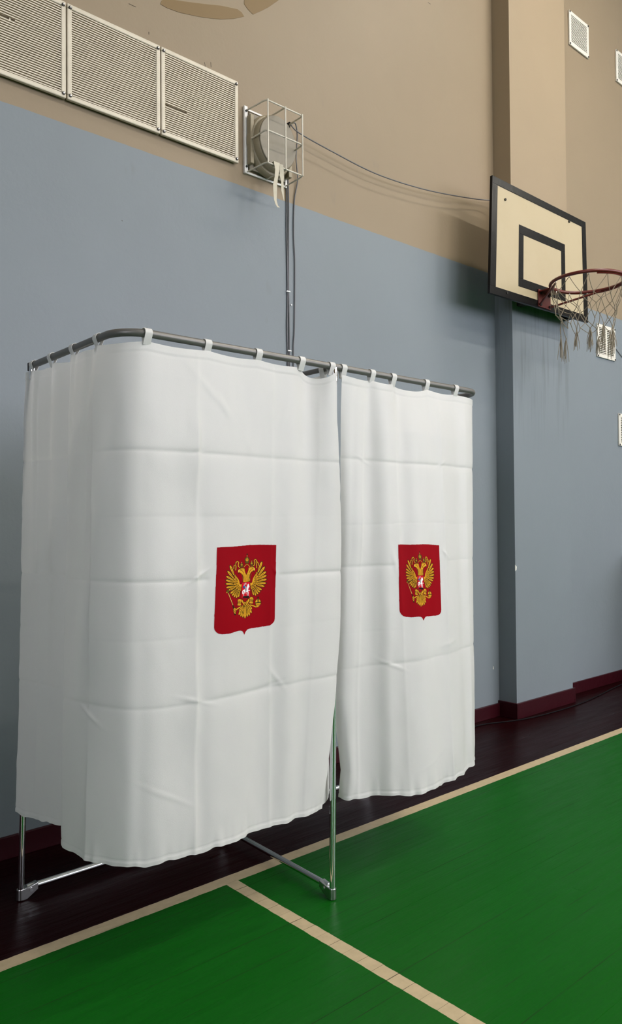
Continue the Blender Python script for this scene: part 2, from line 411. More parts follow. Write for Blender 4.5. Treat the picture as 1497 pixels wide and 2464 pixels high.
for dx in (-.135, .135):
    MB().prism([(fc[0]+dx*.98-.012, 3.335), (fc[0]+dx*.98+.012, 3.335), (fc[0]+dx*.98+.012, 3.60), (fc[0]+dx*.98-.012, 3.60)], YB-.055, YB-.02, 1).build('side_flange', M_FAN, fan, bevel=.004)
MB().tube([(2.705, YB-.05, 3.615), (2.74, YB-.055, 3.64), (2.757, YB-.03, 3.64)], .006, 8).build('cable_gland', M_BLACKC, fan, smooth=True)

cage = empty('wire_cage', (2.6, YB, 3.29), 'white wire cage bolted over the fan on the wall', 'cage')
cx0, cx1, cz0, cz1, cyf = 2.470, 2.752, 3.296, 3.643, YB-.186
fx0, fx1 = 2.470, 2.724; fz0, fzm, fz1 = 3.291, 3.461, 3.620
wr = .0041
def wire(pts, nm='wire'): return MB().tube(pts, wr, 8).build(nm, M_WIRE, cage, smooth=True)
def ring_wire(z, zb):
    q = .02
    wire([(cx0+.006, YB-.004, zb), (fx0, cyf+q, z), (fx0+q*.3, cyf+q*.3, z), (fx0+q, cyf, z), (fx1-q, cyf, z), (fx1-q*.3, cyf+q*.3, z), (fx1, cyf+q, z), (cx1-.006, YB-.004, zb)], 'hoop_wire')
for z, zb in ((fz0, cz0+.006), (fzm, 3.468), (fz1, cz1-.006)): ring_wire(z, zb)
for x in (fx0+.008, (fx0+fx1)/2, fx1-.008): wire([(x, cyf-wr, fz0-.004), (x, cyf-wr, fz1+.004)], 'upright_wire')
for z, zb in ((fz0, cz0+.006), (fz1, cz1-.006)): wire([((fx0+fx1)/2, cyf, z), ((cx0+cx1)/2, YB-.004, zb)], 'cross_wire')
MB().box(cx0-.014, cx0+.008, YB-.016, YB-.001, cz0-.006, cz1+.012).build('mounting_strip', M_STEELW, cage, bevel=.002)
MB().box(cx0+.008, cx1, YB-.012, YB-.003, cz0-.004, cz0+.006).build('bottom_angle', M_STEELW, cage)
MB().box(cx0+.008, cx1, YB-.010, YB-.003, cz1-.005, cz1+.004).build('top_angle', M_STEELW, cage)
MB().box(cx1-.012, cx1, YB-.014, YB-.003, cz0+.006, cz1-.005).build('side_angle', M_STEELW, cage)
for z in (cz0+.03, cz1-.015): MB().cyl((cx0-.003, YB-.015, z), (cx0-.003, YB-.021, z), .006, 10).build('bolt', M_BOLT, cage)

def ribbon(name, pts, wd, label):
    b = MB(); v = []; P = [Vector(p) for p in pts]
    for i, p in enumerate(P):
        wq = wd[i] if hasattr(wd, '__len__') else wd
        for s in (-.5, .5):
            for e in (0, .0008): v.append((p.x+s*wq, p.y+e+.004*math.sin(i*1.7+s*2), p.z+.002*math.sin(i*2.1)*s))
    f = []
    for i in range(len(P)-1):
        a = i*4; c = a+4
        f += [(a, a+2, c+2, c), (a+1, c+1, c+3, a+3), (a, c, c+1, a+1), (a+2, a+3, c+3, c+2)]
    f += [(0, 1, 3, 2), (len(v)-4, len(v)-2, len(v)-1, len(v)-3)]
    o = b.add(v, f).build(name, M_TAPE, smooth=True)
    tag(o, label, 'ribbon', 'paper strips on the fan cage'); return o
rx = 2.528
ribbon('paper_ribbon', [(rx, cyf+.012, fz0-.01), (rx, cyf+.008, fz0+.012), (rx, cyf-.012, fz0+.012), (rx+.001, cyf-.014, fz0-.03), (rx-.002, cyf-.012, fz0-.07), (rx-.008, cyf-.010, fz0-.11), (rx-.012, cyf-.012, fz0-.15), (rx-.010, cyf-.010, fz0-.19), (rx-.003, cyf-.016, fz0-.215), (rx+.006, cyf-.020, fz0-.228)],
       [.034, .034, .034, .030, .026, .024, .020, .022, .020, .012], 'longer paper strip hanging from the front bottom wire of the fan cage')
rx = 2.566
ribbon('paper_ribbon', [(rx-.005, cyf+.012, fz0-.01), (rx-.005, cyf+.009, fz0+.011), (rx-.005, cyf-.010, fz0+.011), (rx+.004, cyf-.002, fz0-.02), (rx+.010, cyf+.002, fz0-.045), (rx+.013, cyf+.002, fz0-.07), (rx+.011, cyf+.002, fz0-.12), (rx+.018, cyf-.002, fz0-.175)],
       [.020, .020, .020, .030, .034, .013, .012, .006], 'shorter thin paper strip hanging from the front bottom wire of the fan cage')

# ------------------------------------------------------------------ cables
def cable(name, pts, r, m, label, sub=6):
    P = [Vector(p) for p in pts]; Q = []
    for i in range(len(P)-1):
        a = P[max(i-1, 0)]; b = P[i]; c = P[i+1]; d = P[min(i+2, len(P)-1)]
        for k in range(sub):
            u = k/sub; Q.append(.5*((2*b)+(c-a)*u+(2*a-5*b+4*c-d)*u*u+(3*b-a-3*c+d)*u**3))
    Q.append(P[-1]); o = MB().tube(Q, r, 7).build(name, m, smooth=True); return tag(o, label, 'cable')
YW = YB-.006
a = cable('wall_cable', [(2.745, YB-.04, 3.63), (2.757, YW, 3.56), (2.757, YW, 3.40), (2.755, YW, 3.21), (2.753, YW, 3.05), (2.757, YW, 2.72), (2.752, YW, 2.5), (2.755, YW, 2.3), (2.757, YW, 1.5), (2.757, YW, .1)], .0038, M_CABLE, 'left one of the pair of grey cables running down from the fan', 5)
a2 = cable('wall_cable', [(2.750, YB-.045, 3.635), (2.766, YW, 3.58), (2.766, YW, 3.42), (2.769, YW, 3.21), (2.768, YW, 3.10), (2.765, YW, 2.9), (2.764, YW, 2.74), (2.767, YW, 2.6), (2.768, YW, 2.3), (2.766, YW, 1.5), (2.766, YW, .1)], .0038, M_CABLE, 'right one of the pair of grey cables running down from the fan', 5)
a3 = cable('wall_cable', [(2.752, YB-.045, 3.64), (2.785, YB-.05, 3.655), (2.812, YB-.035, 3.60), (2.815, YB-.02, 3.48), (2.832, YB-.012, 3.36), (2.812, YW, 3.24), (2.805, YW, 3.05), (2.812, YW, 2.9), (2.810, YW, 2.7), (2.805, YW, 2.5), (2.798, YW, 2.42), (2.797, YW, 2.3), (2.798, YW, 1.5), (2.80, YW, .1)], .0036, M_CABLE, 'single wavy grey cable hanging right of the cable pair', 5)
for a_ in (a, a2, a3): a_['group'] = 'grey cables on the blue wall'
clips = [(2.758, 2.71, 'small white clip on the cable pair, upper of two'), (2.763, 2.376, 'small white clip on the cable pair just above the curtain rail')]
for x, z, lb in clips:
    tag(MB().box(x-.011, x+.014, YB-.0135, YB-.0005, z-.004, z+.003).build('cable_clip', M_CLIP, bevel=.001), lb, 'clip', 'cable clips')
tag(MB().cyl((2.786, YB-.0005, 2.640), (2.786, YB-.006, 2.640), .0045, 10).build('wall_plug', M_CLIP), 'tiny white plug in the blue wall between the cables', 'plug')
YS = YB-.055
sw = [wallpt(x, y, YS) for x, y in ((690, 301), (720, 320), (800, 365), (900, 416), (1000, 450), (1090, 470), (1180, 482))]
cable('slack_cable', [(2.748, YB-.05, 3.64)] + [(q[0], YS, q[1]) for q in sw[1:]] + [(sw[-1][0]+.14, YB-.17, sw[-1][1]+.02)], .0036, M_CABLE, 'slack dark cable sagging from the fan to the backboard', 6)
cable('floor_cable', [(3.9, 3.22, .0045), (4.30, 3.235, .0045), (4.46, 3.22, .0045), (4.62, 3.16, .0045), (4.80, 3.11, .0045), (5.1, 3.085, .0045), (5.5, 3.09, .0045), (5.9, 3.14, .0045), (6.3, 3.20, .0045), (6.8, 3.25, .0045), (7.2, 3.26, .0045)], .0045, M_BLACKC, 'black cable lying on the maroon floor along the baseboard', 6)
cable('thin_wire', [(6.46, YB-.008, 2.985), (6.56, YB-.006, 2.94), (6.72, YB-.005, 2.87), (7.2, YB-.005, 2.75)], .0028, M_CABLE, 'thin dark wire leaving the vent behind the net rightwards', 4)

# ------------------------------------------------------------------ basketball hoop
hoop = empty('basketball_hoop', (4.87, PYF, 3.0), 'cream backboard with black border, red rim and worn net on the pillar', 'basketball hoop')
BY = 3.0; BT = .016
Q = [(4.283, 3.716), (5.493, 3.710), (5.512, 2.936), (4.240, 2.920)]     # TL TR BR BL, slightly skewed as it hangs
def bq(u, v):
    a = [Q[0][k]*(1-u)+Q[1][k]*u for k in (0, 1)]; b = [Q[3][k]*(1-u)+Q[2][k]*u for k in (0, 1)]
    return (a[0]*(1-v)+b[0]*v, a[1]*(1-v)+b[1]*v)
def bpoly(u0, u1, v0, v1): return [bq(u0, v1), bq(u1, v1), bq(u1, v0), bq(u0, v0)]
MB().prism(bpoly(.004, .996, .006, .994), BY, BY+BT-.004, 1).build('board', M_BOARD, hoop)
def strip(nm, u0, u1, v0, v1, d=.004, y1=BY+.002): MB().prism(bpoly(u0, u1, v0, v1), BY-d, y1, 1).build(nm, M_BLACK, hoop, bevel=.0015)
bo = [bq(u, v) for u, v in ((0.012, 1), (0.988, 1), (1, .98), (1, .02), (.988, 0), (.012, 0), (0, .02), (0, .98))]
bu, bv = .046, .062
strip('border_strip', 0, 1, 0, bv, .004, BY+BT); strip('border_strip', 0, 1, 1-bv*1.08, 1, .004, BY+BT)
strip('border_strip', 0, bu*1.12, bv, 1-bv*1.08, .004, BY+BT); strip('border_strip', 1-bu, 1, bv, 1-bv*1.08, .004, BY+BT)
iu0, iu1, iv0, iv1 = .262, .748, .315, .862
strip('target_strip', iu0, iu1, iv0, iv0+.078, .0025); strip('target_strip', iu0, iu1, iv1-.075, iv1, .0025)
strip('target_strip', iu0, iu0+.046, iv0+.078, iv1-.075, .0025); strip('target_strip', iu1-.042, iu1, iv0+.078, iv1-.075, .0025)
for u, v in ((.125, .155), (.80, .075), (.152, .955)):
    p_ = bq(u, v); MB().cyl((p_[0], BY-.001, p_[1]), (p_[0], BY-.008, p_[1]), .009, 10).build('bolt', M_BOLT, hoop)
# battens between board and pillar
for x in (4.80, 5.40): MB().box(x, x+.05, BY+BT-.004, PYF+.001, 2.97, 3.66).build('mounting_batten', M_BLACKP, hoop)
RC, RR, RZ = (4.860, 2.642), .243, 3.032
rim = MB().tube([(RC[0]+RR*math.cos(a), RC[1]+RR*math.sin(a), RZ) for a in np.linspace(0, 2*math.pi, 56, endpoint=False)], .0115, 10, closed=True).build('rim', M_RED, hoop, smooth=True)
# mounting plate with folded arms and struts
px0, px1 = 4.812, 4.968
pl = MB().box(px0, px1, BY-.012, BY-.003, 2.934, 3.058).build('mounting_plate', M_RED, hoop, bevel=.002)
MB().prism([(px0, BY-.012), (px1, BY-.012), (px1-.005, BY-.05), (RC[0]+.10, RC[1]+RR*.92), (RC[0]-.06, RC[1]+RR*.98), (px0, BY-.05)], 3.036, 3.044, 2).build('top_arm', M_RED, hoop)
for xs_, xe, dy in ((px0+.012, RC[0]-.19, .13), (px1-.012, RC[0]+.215, .02)):
    MB().tube([(xs_, BY-.014, 2.950), (xe, RC[1]+dy, RZ-.016)], .0075, 8).build('strut', M_RED, hoop)
for x in (px0+.025, px1-.02):
    for z in (2.950, 3.030): MB().cyl((x, BY-.011, z), (x, BY-.02, z), .010, 6).build('plate_bolt', M_BOLT, hoop)
# rod along the rim underside with net hooks
MB().tube([(RC[0]+(RR-.004)*math.cos(a), RC[1]+(RR-.004)*math.sin(a), RZ-.015) for a in np.linspace(-2.4, .2, 24)], .005, 6).build('net_rail', M_RED, hoop, smooth=True)
# net: knotted diamond mesh
rnd = random.Random(11); NN = 12; lev = [(RR-.005, -.012), (.222, -.105), (.200, -.185), (.182, -.262), (.166, -.335)]
nodes = []
for k, (r, dz) in enumerate(lev):
    row = []
    for i in range(NN):
        a = 2*math.pi*(i+.5*(k % 2))/NN + (rnd.uniform(-.13, .13) if k else 0)
        rr_ = r*(1+(rnd.uniform(-.10, .08) if k else 0)); row.append(Vector((RC[0]+rr_*math.cos(a), RC[1]+rr_*math.sin(a), RZ+dz+(rnd.uniform(-.028, .022) if k else 0))))
    nodes.append(row)
net = MB(); kn = MB()
def cord(a, b, sag=.008, r=.0023):
    side = Vector((rnd.uniform(-1, 1), rnd.uniform(-1, 1), -.4))*sag
    pts = [a+(b-a)*u+side*math.sin(math.pi*u) for u in (0, .25, .5, .75, 1)]; net.tube(pts, r, 5)
for k in range(len(lev)-1):
    for i in range(NN):
        j = (i-1) % NN if k % 2 == 0 else (i+1) % NN
        cord(nodes[k][i], nodes[k+1][i]); 
        if not (k == 3 and i in (2, 7)): cord(nodes[k][i], nodes[k+1][j])
for row in nodes[1:]:
    for q in row: kn.ball(q, .0052, 6)
net.build('net_cord', M_ROPE, hoop, smooth=True); kn.build('knots', M_ROPE, hoop, smooth=True)
for q in nodes[0]: MB().tube([q+Vector((0, 0, .020)), q+Vector((.004, 0, .004)), q+Vector((0, 0, -.004))], .004, 6).build('net_hook', M_STEELW, hoop)
for i in (0, 1, 3, 4, 6, 7, 8, 9, 10, 11):
    b = MB(); q = nodes[4][i]; L = rnd.uniform(.12, .21)
    for s in range(9):
        o1 = Vector((rnd.gauss(0, .005), rnd.gauss(0, .005), 0)); o2 = o1*1.8+Vector((rnd.gauss(0, .007), rnd.gauss(0, .007), -L*rnd.uniform(.7, 1)))
        b.tube([q, q+o1+Vector((0, 0, -.03)), q+(o1+o2)*.6+Vector((rnd.gauss(0, .003), 0, -.005)), q+o2], [.0022, .0022, .002, .0014], 5)
    b.build('tassel', M_ROPE, hoop, smooth=True)

# ------------------------------------------------------------------ voting booth frame
RLZ = 2.000; RX0, RX1, RYF, RYB = 1.116, 2.940, 2.127, 2.832; CRN = .105
frame = empty('voting_booth_frame', (2.0, 2.5, 0), 'grey rail and chrome posts of the double voting booth', 'booth frame')
def arc(cx, cy, r, a0, a1, n=10): return [(cx+r*math.cos(a0+(a1-a0)*i/n), cy+r*math.sin(a0+(a1-a0)*i/n)) for i in range(n+1)]
rail_xy = [(RX0, RYB), (RX0, RYF+CRN+.2)] + arc(RX0+CRN, RYF+CRN, CRN, math.pi, 1.5*math.pi) + [(1.6, RYF), (2.3, RYF)] + arc(RX1-CRN, RYF+CRN, CRN, 1.5*math.pi, 2*math.pi) + [(RX1, RYF+CRN+.2), (RX1, RYB)]
rail = MB().tube([(x, y, RLZ) for x, y in rail_xy], .0112, 14, sq=1.12).build('curtain_rail', M_RAIL, frame, smooth=True)
for x in (RX0, RX1): MB().box(x-.0125, x+.0125, RYB-.006, RYB+.010, RLZ-.020, RLZ+.010).build('rail_end_plug', M_BLACKP, frame, bevel=.002)
MB().tube([(2.006, RYF+.006, RLZ), (2.006, RYB, RLZ)], .0100, 12).build('divider_rail', M_RAIL, frame, smooth=True)
FEET = [((1.100, 2.905), (1.117, 2.822)), ((1.968, 2.122), (2.003, RYF)), ((2.006, 2.900), (2.006, 2.822)), ((2.945, 2.905), (RX1, 2.822))]
for (fx, fy), (tx, ty) in FEET:
    MB().cyl((fx, fy, .006), (tx, ty, RLZ-.03), .0118, 22).build('post', M_CHROME, frame, smooth=True)
    MB().cyl((tx, ty, RLZ-.055), (tx, ty, RLZ-.004), .0132, 18).build('post_collar', M_CHROME, frame, smooth=True)
BZ = .040
MB().cyl((1.122, 2.905, BZ), (2.925, 2.905, BZ), .0118, 18).build('rear_foot_bar', M_CHROME, frame, smooth=True)
MB().cyl((1.972, 2.145, BZ), (2.004, 2.893, BZ), .0118, 18).build('middle_foot_bar', M_CHROME, frame, smooth=True)
def clamp(fx, fy, dx, dy, L):
    d = Vector((dx, dy, 0)).normalized(); nrm = Vector((-d.y, d.x, 0)); c = Vector((fx, fy, 0)); b = MB()
    prof = [c+nrm*.0148*math.cos(a)-d*.0148*math.sin(a) for a in np.linspace(0, math.pi, 12)]
    side = [c-nrm*.0148+d*L*.3, c-nrm*.0138+d*L, c+nrm*.0138+d*L, c+nrm*.0148+d*L*.3]
    ring = prof + side; n = len(ring); v = []
    for z in (0., 1.):
        for i, q in enumerate(ring):
            far = i in (n-2, n-3)
            v.append((q.x, q.y, (.002 if not far else .028) if z == 0 else (.043 if not far else .053)))
    f = [tuple(range(n))[::-1], tuple(range(n, 2*n))] + [(i, (i+1) % n, n+(i+1) % n, n+i) for i in range(n)]
    o = b.add(v, f).build('foot_clamp', M_NICKEL, frame, bevel=.002)
    for s in (-1, 1):
        p0 = c+d*L*.55+nrm*.0140*s; p1 = p0+nrm*.004*s
        MB().cyl((p0.x, p0.y, .034), (p1.x, p1.y, .034), .0065, 12).build('bolt', M_CHROME, o)
clamp(1.100, 2.905, 1, 0, .062); clamp(2.945, 2.905, -1, 0, .062); clamp(1.968, 2.122, .04, 1, .062); clamp(2.006, 2.900, -.04, -1, .055)

# ------------------------------------------------------------------ curtains
def catmull(P, tt):
    P = np.array(P, float); n = len(P); x = np.clip(tt, 0, 1)*(n-1); i = np.clip(np.floor(x).astype(int), 0, n-2); u = (x-i)[..., None]
    g = lambda k: P[np.clip(k, 0, n-1)]
    a, b, c, d = g(i-1), g(i), g(i+1), g(i+2)
    return .5*(2*b+(c-a)*u+(2*a-5*b+4*c-d)*u**2+(3*b-a-3*c+d)*u**3)
class VN:                     # smooth 2D value noise
    def __init__(s, seed): s.t = np.random.default_rng(seed).uniform(-1, 1, (256, 256))
    def __call__(s, x, y):
        i = np.floor(x).astype(int); j = np.floor(y).astype(int); u = x-i; v = y-j; u = u*u*(3-2*u); v = v*v*(3-2*v); t = s.t
        return (t[i % 256, j % 256]*(1-u)+t[(i+1) % 256, j % 256]*u)*(1-v)+(t[i % 256, (j+1) % 256]*(1-u)+t[(i+1) % 256, (j+1) % 256]*u)*v
class Curtain:
    def __init__(s, pairs, hem, ztop, seed, edge_l=None, edge_r=None, flip=1):
        s.top = [p[:2] for p in pairs]; s.bot = [p[2:] for p in pairs]; s.hem = hem; s.ztop = ztop; s.flip = flip
        s.n1, s.n2, s.n3 = VN(seed), VN(seed+1), VN(seed+2); s.edge_l = edge_l; s.edge_r = edge_r
        tt = np.linspace(0, 1, 600); q = catmull(s.top, tt)*.5+catmull(s.bot, tt)*.5
        L = np.r_[0, np.cumsum(np.linalg.norm(np.diff(q, axis=0), axis=1))]; s.len = L[-1]; s._t = tt; s._L = L
        s.calm = []; s.vcrease = []; s.hcrease = []; s.pleats = []; s.pinch = []; s.sags = []
    def t_of(s, ss): return np.interp(ss, s._L, s._t)
    def __call__(s, ss, zz, off=0.):
        # ss arclength 0..len, zz nominal height hem..ztop
        ss = np.asarray(ss, float); zz = np.asarray(zz, float); t = s.t_of(ss)
        f = np.clip((s.ztop-zz)/(s.ztop-s.hem), 0, 1); a = catmull(s.top, t); b = catmull(s.bot, t)
        wgt = .85*f + .15*np.clip(f/.12, 0, 1)*(1-f) + .15*f
        p = a*(1-wgt[..., None])+b*wgt[..., None]
        e = 2e-3; ta, tb = np.clip(t-e, 0, 1), np.clip(t+e, 0, 1)
        tan = (catmull(s.top, tb)-catmull(s.top, ta))*(1-wgt[..., None])+(catmull(s.bot, tb)-catmull(s.bot, ta))*wgt[..., None]
        tan /= np.linalg.norm(tan, axis=-1)[..., None]+1e-9
        nrm = np.stack([tan[..., 1], -tan[..., 0]], -1)*s.flip
        d = np.zeros_like(zz)+off
        topfade = np.clip((s.ztop-zz)/.10, 0, 1)
        for s0, drift, amp, wd, fpow in s.pleats:       # soft vertical folds
            c = s0+drift*f; d += amp*(f**fpow if fpow >= 0 else (1-f)**(-fpow))*np.exp(-((ss-c)/wd)**2)
        for s0, drift, amp, wd, wr_ in s.vcrease:       # ironed vertical creases, steeper on one side
            c = s0+drift*f+.0025*s.n2(zz*6, s0*3+0*ss); q_ = ss-c; d += amp*np.exp(-np.where(q_ < 0, -q_/wd, q_/wr_))*topfade*(.75+.45*s.n1(ss*2+5, zz*5+s0*9))
        for z0, amp, wd, slope in s.hcrease:            # ironed horizontal creases
            c = z0+slope*ss+.006*s.n1(ss*3.3, z0*7.+0*ss); m = .85+.35*s.n2(ss*4.0, z0*13+0*ss)
            for s_a, s_b, z_a, z_b in s.calm: m = m*(1-.9*np.clip((ss-s_a)/.02+1, 0, 1)*np.clip((s_b-ss)/.02+1, 0, 1)*((zz > z_a-.06) & (zz < z_b+.06)))
            d += amp*m*np.exp(-np.where(zz < c, (c-zz)/wd, (zz-c)/(wd*.45)))
        for s0, z0, amp, ws, wz, ang in s.pinch:        # little crumples where creases cross
            x_, y_ = ss-s0, zz-z0; u = x_*math.cos(ang)+y_*math.sin(ang); v = -x_*math.sin(ang)+y_*math.cos(ang)
            d += .32*amp*np.exp(-(u/ws)**2-(v/wz)**2)
        d += .0052*s.n1(ss*4.5+1.7, zz*1.3)*np.clip(f*3, .15, 1)+.0016*s.n2(ss*13, zz*4.2)+.0006*s.n3(ss*30, zz*17)
        he = np.clip(1-(zz-s.hem)/.10, 0, 1)**2        # puckered hem
        d += he*(.0055*s.n3(ss*26, 3.3+0*zz)+.0035*s.n2(ss*48, 1.1+0*zz))
        d -= .0013*np.exp(-((zz-(s.hem+.016))/.003)**2)
        d += .0012*(zz < s.hem+.013)
        d += .0010*(zz > s.ztop-.030)
        d -= .0014*np.exp(-((zz-(s.ztop-.030))/.003)**2)
        x = p[..., 0]+nrm[..., 0]*d; y = p[..., 1]+nrm[..., 1]*d
        if s.edge_r is not None: x = x+s.edge_r(zz)*np.clip(1-(s.len-ss)/.20, 0, 1)**2
        if s.edge_l is not None: x = x+s.edge_l(zz)*np.clip(1-ss/.16, 0, 1)**2
        # side selvedges ripple a little
        ed = np.clip(1-np.minimum(ss, s.len-ss)/.03, 0, 1)
        x = x+ed*.0012*s.n3(zz*24, 9.+0*ss)
        z = zz + 0.
        for s0, s1, amp in s.sags:
            u = np.clip((ss-s0)/(s1-s0), 0, 1); z = z-amp*4*u*(1-u)*np.clip((zz-(s.ztop-.22))/.22, 0, 1)**1.5
        z = z + he*(.0045*s.n1(ss*17, 2.2+0*zz)+.0022*s.n3(ss*42, 5.2+0*zz))
        return np.stack([x, y, z], -1)
    def mesh(s, name, parent, ds=.0048, dz=.0042):
        ns = int(s.len/ds); nz = int((s.ztop-s.hem)/dz); S, Z = np.meshgrid(np.linspace(0, s.len, ns), np.linspace(s.hem, s.ztop, nz), indexing='ij')
        P = s(S, Z).reshape(-1, 3); idx = np.arange(ns*nz).reshape(ns, nz)
        F = np.stack([idx[:-1, :-1], idx[1:, :-1], idx[1:, 1:], idx[:-1, 1:]], -1).reshape(-1, 4)
        return npmesh(name, P, F, M_CLOTH, parent)
    def s_at_x(s, x, z):
        q = np.linspace(0, s.len, 900); X = s(q, 0*q+z)[:, 0]; k = np.argmax(q > s.len*.0)
        return np.interp(x, X, q)
def npmesh(name, P, F, m, parent=None):
    me = bpy.data.meshes.new(name); me.vertices.add(len(P)); me.vertices.foreach_set('co', np.asarray(P, np.float32).ravel())
    n = F.shape[1]; me.loops.add(F.size); me.loops.foreach_set('vertex_index', F.astype(np.int32).ravel()); me.polygons.add(len(F))
    me.polygons.foreach_set('loop_start', np.arange(0, F.size, n, dtype=np.int32)); me.polygons.foreach_set('loop_total', np.full(len(F), n, np.int32))
    me.polygons.foreach_set('use_smooth', np.ones(len(F), bool)); me.update(calc_edges=True); me.materials.append(m)
    o = bpy.data.objects.new(name, me); COL.objects.link(o)
    if parent: put(o, parent)
    return o
def tab(parent, x, y, rot, cur_z, wd=.0255):
    """cloth loop over the rail at (x,y); rot = direction of the rail"""
    d = Vector((math.cos(rot), math.sin(rot), 0)); n = Vector((d.y, -d.x, 0)); r = .0138
    prof = [(-.001, cur_z-.012), (.006, cur_z+.004)] + [(r*math.cos(a), RLZ+r*1.08*math.sin(a)) for a in np.linspace(-.2, math.pi+.2, 12)] + [(-.008, cur_z+.004), (-.005, cur_z-.012)]
    b = MB(); v = []
    for e in (0, .0012):
        for (q, z) in prof:
            for s_ in (-.5, .5):
                c = Vector((x, y, 0))+d*s_*wd+n*(q*(1+e*60)); v.append((c.x, c.y, z+(e if z > RLZ else 0)))
    m = len(prof); f = []
    for e in (0, 1):
        o_ = e*2*m
        for i in range(m-1): f.append((o_+2*i, o_+2*i+1, o_+2*i+3, o_+2*i+2))
    for i in range(m-1):
        f += [(2*i, 2*i+2, 2*m+2*i+2, 2*m+2*i), (2*i+1, 2*m+2*i+1, 2*m+2*i+3, 2*i+3)]
    b.add(v, f).build('hanging_tab', M_CLOTH, parent, smooth=True)

LEFT = [(1.106,2.856,1.053,2.832),(1.111,2.780,1.070,2.762),(1.118,2.71,1.090,2.690),(1.113,2.63,1.106,2.632),(1.124,2.56,1.130,2.578),(1.134,2.505,1.156,2.518),
        (1.112,2.466,1.102,2.472),(1.092,2.434,1.058,2.450),(1.106,2.36,1.056,2.392),(1.117,2.30,1.064,2.312),(1.118,2.238,1.083,2.254),(1.134,2.180,1.106,2.200),
        (1.163,2.146,1.135,2.151),(1.205,2.129,1.168,2.131),(1.270,2.125,1.226,2.108),(1.387,2.123,1.346,2.094),(1.470,2.125,1.420,2.079),(1.600,2.125,1.557,2.102),
        (1.700,2.125,1.648,2.107),(1.810,2.122,1.755,2.101),(1.900,2.116,1.830,2.089),(1.988,2.108,1.900,2.102)]
er = lambda z: np.interp(z, [.36, .5, .73, 1.0, 1.34, 1.6, 1.8, 1.95], [0, .022, .050, .070, .066, .047, .022, .002])
HEM_L, ZTOP = .360, 1.976
CL = Curtain(LEFT, HEM_L, ZTOP, 3, edge_r=er)
sx = lambda x, z=1.3: float(CL.s_at_x(x, z)) if x > 1.2 else None
def s_side(y): # arclength on the side run where the mid path has this y
    tt = np.linspace(0, .45, 300); q = catmull(CL.top, tt)*.5+catmull(CL.bot, tt)*.5; return float(np.interp(tt[np.argmin(abs(q[:, 1]-y))], CL._t, CL._L))
S_CR = float(np.interp(15/21, CL._t, CL._L)); S_SH = float(np.interp(18.05/21, CL._t, CL._L))
CL.vcrease = [(S_CR, -.002, .013, .11, .012), (S_SH, 0, .008, .07, .012), (s_side(2.20), .0, .011, .014, .09), (s_side(2.73), 0, .008, .012, .05), (S_CR+.52, -.05, .006, .016, .06)]
CL.hcrease = [(1.640, -.0034, .013, -.004), (1.232, -.0034, .013, -.004), (.838, -.0032, .014, .0), (1.43, -.0010, .012, 0), (1.04, -.0008, .012, 0)]
CL.pleats = [(s_side(2.76), 0, .010, .020, -1), (s_side(2.66), 0, -.012, .024, -1.2), (s_side(2.43), 0, -.010, .016, -2), (s_side(2.33), 0, -.008, .016, -1.5), (s_side(2.25), 0, .008, .018, -1.5), (s_side(2.60), 0, .012, .035, -1), (s_side(2.49), 0, -.018, .028, .3), (s_side(2.36), 0, .010, .035, -1), (s_side(2.28), 0, -.010, .028, -.6), (s_side(2.20), 0, .012, .05, -1.2),
             (S_CR+.15, .03, .010, .08, .7), (S_CR+.30, 0, -.008, .07, .7), (S_CR+.42, -.04, .014, .05, .5), (S_CR+.51, -.05, -.012, .05, .4), (S_CR+.56, -.05, .016, .04, -1.5), (S_CR+.47, -.02, -.022, .045, -4),
             (S_CR-.14, 0, .007, .06, .5), (S_CR+.02, 0, .006, .10, -1.5)]
CL.pinch = [(S_CR, 1.232, .010, .045, .007, .5), (S_CR, .838, .010, .055, .007, -.3), (S_CR, 1.64, -.006, .03, .006, .3), (S_SH+.02, 1.235, .007, .02, .006, -1.0), (S_SH+.03, .86, .008, .05, .008, -.9), (S_SH+.01, .845, -.006, .04, .006, .2),
            (s_side(2.25), .81, .010, .05, .007, -.5), (s_side(2.73), .83, .008, .02, .006, .4), (s_side(2.24), 1.47, .006, .008, .05, .3), (S_SH+.06, 1.80, .005, .012, .05, -.3), (S_CR-.10, .56, .004, .10, .008, -.5), (S_CR+.10, 1.80, .005, .012, .04, .6), (S_CR+.05, 1.84, .005, .09, .012, -.75)]
CL.calm = [(float(CL.s_at_x(1.415, 1.2)), float(CL.s_at_x(1.705, 1.2)), 1.03, 1.34)]
cl_root = empty('booth_curtain', (1.55, 2.1, HEM_L), 'wide white satin curtain wrapping the left corner of the voting booth, emblem printed', 'curtain', 'curtains of the voting booth')
tabs_front_L = [1.202, 1.425, 1.637, 1.836, 1.986]; tabs_side_L = [2.808, 2.644, 2.463, 2.285]
def s_top(c, key):            # arclength where the top path passes a tab
    tt = np.linspace(0, 1, 800); q = catmull(c.top, tt); return float(np.interp(tt[np.argmin(np.linalg.norm(q-np.array(key), axis=1))], c._t, c._L))
sl = [s_top(CL, (RX0, y)) for y in tabs_side_L]+[s_top(CL, (x, RYF)) for x in tabs_front_L]
CL.sags = [(a, b, g) for a, b, g in zip(sl, sl[1:], (.008, .009, .008, .008, .006, .006, .006, .034))]
CL.mesh('cloth', cl_root)
for y in tabs_side_L: tab(cl_root, RX0, y, -math.pi/2, ZTOP)
for x in tabs_front_L: tab(cl_root, x, RYF, 0, ZTOP)

